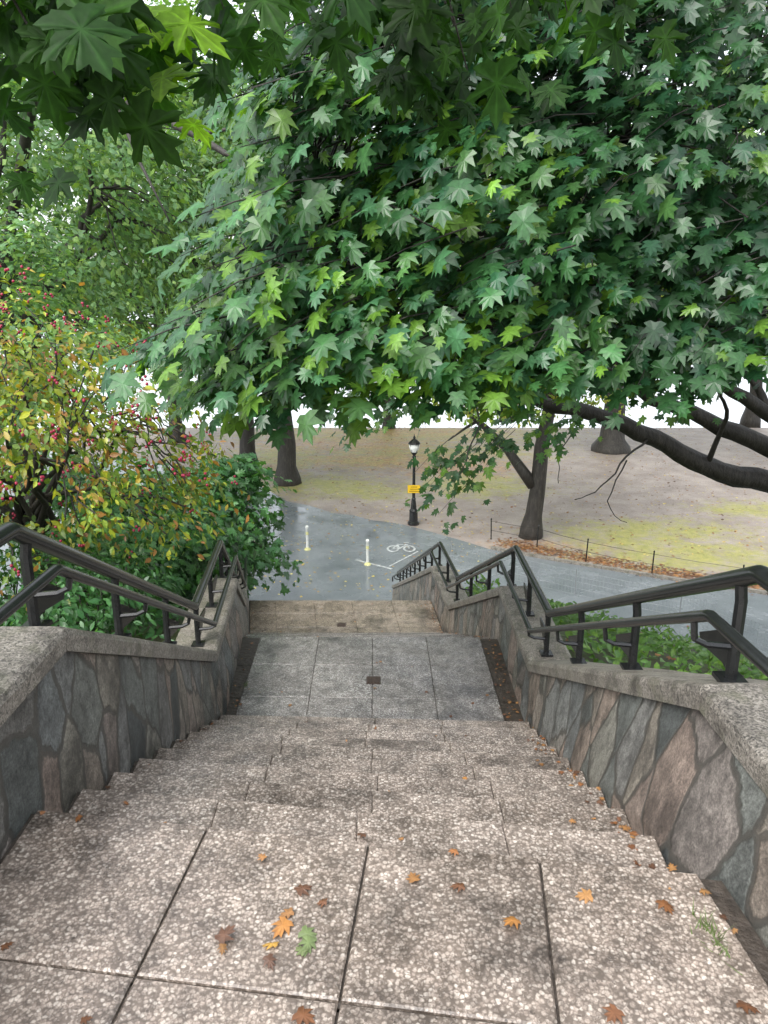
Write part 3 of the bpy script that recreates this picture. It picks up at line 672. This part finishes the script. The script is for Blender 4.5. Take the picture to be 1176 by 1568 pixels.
weeds('ground_cover_plants',1.3,5.5,2.2,17,13000,.10,[(.10,.21,.05),(.15,.27,.06),(.08,.17,.04)],.38)
weeds('ground_cover_plants',-9,-1.5,1.5,17,10000,.10,PD,.25)
gt=MB()
for px,py,z0,n in [(1085,1425,7.0,35),(1100,1445,7.0,25),(820,1022,5.9,25),(375,1050,5.34,15)]:
    c=G(px,py,z0)
    for i in range(n):
        o=c+np.array([RNG.normal(0,.015),RNG.normal(0,.03),0]); d=RNG.normal(0,.02,2); h=RNG.uniform(.012,.045); w=.002
        gt.add([o+[-w,0,0],o+[w,0,0],o+[d[0],d[1],h]],[(0,1,2)],(.12,.17,.05))
gt.obj('grass_tufts',[LITTER])
# ---------------------------------------------------------------- fallen leaves
P=[];SS=[];CL=[]
BR=[(.26,.11,.04),(.17,.075,.035),(.30,.15,.055),(.12,.06,.035),(.33,.17,.06)]; YE=[(.50,.38,.10),(.55,.47,.15),(.45,.30,.08)]; OR=[(.46,.27,.06),(.42,.19,.05)]
def fl(x,y,z,s,pa=BR): P.append((x,y,z+.005+RNG.random()*.005)); SS.append(s); CL.append(np.array(pa[RNG.integers(0,len(pa))])*RNG.uniform(.75,1.25))
for i in range(700):
    y=RNG.uniform(.6,11.2); l,r=Lx(y),Rx(y)
    if y<2 and RNG.random()<.5: continue
    mode=RNG.random()
    if mode<.58: x=r-abs(RNG.normal(0,.07))-.02
    elif mode<.72: x=l+abs(RNG.normal(0,.05))+.02
    else:
        x=RNG.uniform(l,r)
        if RNG.random()<.45: continue
    fl(x,y,stair_z(x,y),RNG.uniform(.008,.034))
for px,py,s,c in [(455,1370,.05,0),(440,1415,.06,1),(462,1430,.05,2),(425,1450,.045,1),(448,1400,.04,0),(410,1470,.04,0),(475,1440,.055,2),(468,1462,.04,2),(335,1445,.055,0),(342,1452,.03,0),(635,1355,.042,0),(790,1412,.05,1),(710,1362,.04,0),(560,1283,.035,0),(500,1385,.03,0),(905,1375,.045,0),(1012,1385,.05,0),(405,1320,.025,0),(700,1308,.03,0),(455,1555,.05,0),(945,1550,.05,0),(1060,1330,.04,0),(985,1238,.035,0),(710,1193,.022,1),(1130,1540,.05,0)]:
    q=G(px,py,7.0)
    if py<1290 or px>1040: 
        zz=stair_z(q[0],q[1]+.15); q=G(px,py,zz)
    fl(q[0],q[1],q[2]+.004,s,[BR,OR,[(.16,.20,.08),(.12,.16,.06)]][c])
for i in range(420):
    a_=G(RNG.uniform(300,760),RNG.uniform(780,915)); fl(a_[0],a_[1],.014,RNG.uniform(.05,.10),YE)
for i in range(6500):
    x=RNG.uniform(-16,22);y=RNG.uniform(24,50); fl(x,y,.0,RNG.uniform(.06,.12),BR+YE)
for i in range(2500):
    t=RNG.random(); pts_=[G(770,838),G(897,862),G(1040,888),G(1176,908),(16,18.4,0)]; k=int(t*4); f=t*4-k; a_=np.array(pts_[k][:2]);c_=np.array(pts_[k+1][:2]); q=a_+(c_-a_)*f
    fl(q[0]+RNG.normal(0,.2),q[1]+.5+RNG.normal(0,.3),0.012,RNG.uniform(.06,.11))
for i in range(900):
    x=RNG.uniform(-9,9);y=RNG.uniform(-1,19)
    if Lx(y)-.4<x<Rx(y)+.4: continue
    fl(x,y,terrain(x,y)+.03,RNG.uniform(.05,.1))
n=len(P); P=np.array(P)
leaves('fallen_leaves',P,np.array([0,0,1.])+RNG.normal(0,.2,(n,3)),RNG.normal(0,1,(n,3))*[1,1,.1],np.array(SS),np.array(CL),'maple',LITTER)
# ---------------------------------------------------------------- light
SE,SR=math.radians(52),math.radians(215)
w=bpy.data.worlds.new("World"); S.world=w; w.use_nodes=True; nt=w.node_tree
bg=nt.nodes['Background']; sky=nt.nodes.new('ShaderNodeTexSky'); sky.sky_type='NISHITA'; sky.sun_disc=False
sky.sun_elevation=SE; sky.sun_rotation=SR; sky.air_density=1.0; sky.dust_density=3.0; sky.ozone_density=1.5
hs=nt.nodes.new('ShaderNodeHueSaturation'); hs.inputs['Saturation'].default_value=.25; hs.inputs['Value'].default_value=3.1
nt.links.new(sky.outputs[0],hs.inputs['Color']); nt.links.new(hs.outputs[0],bg.inputs[0]); bg.inputs[1].default_value=.15
sd=bpy.data.lights.new('sun','SUN'); sd.energy=1.0; sd.angle=math.radians(30); sd.color=(1,.985,.96)
so=bpy.data.objects.new('sun',sd); S.collection.objects.link(so)
az=SR
dv=Vector((math.sin(az)*math.cos(SE),math.cos(az)*math.cos(SE),math.sin(SE)))
so.rotation_euler=dv.to_track_quat('Z','Y').to_euler()
S.view_settings.view_transform='Standard'; S.view_settings.look='None'; S.view_settings.exposure=0; S.view_settings.gamma=1
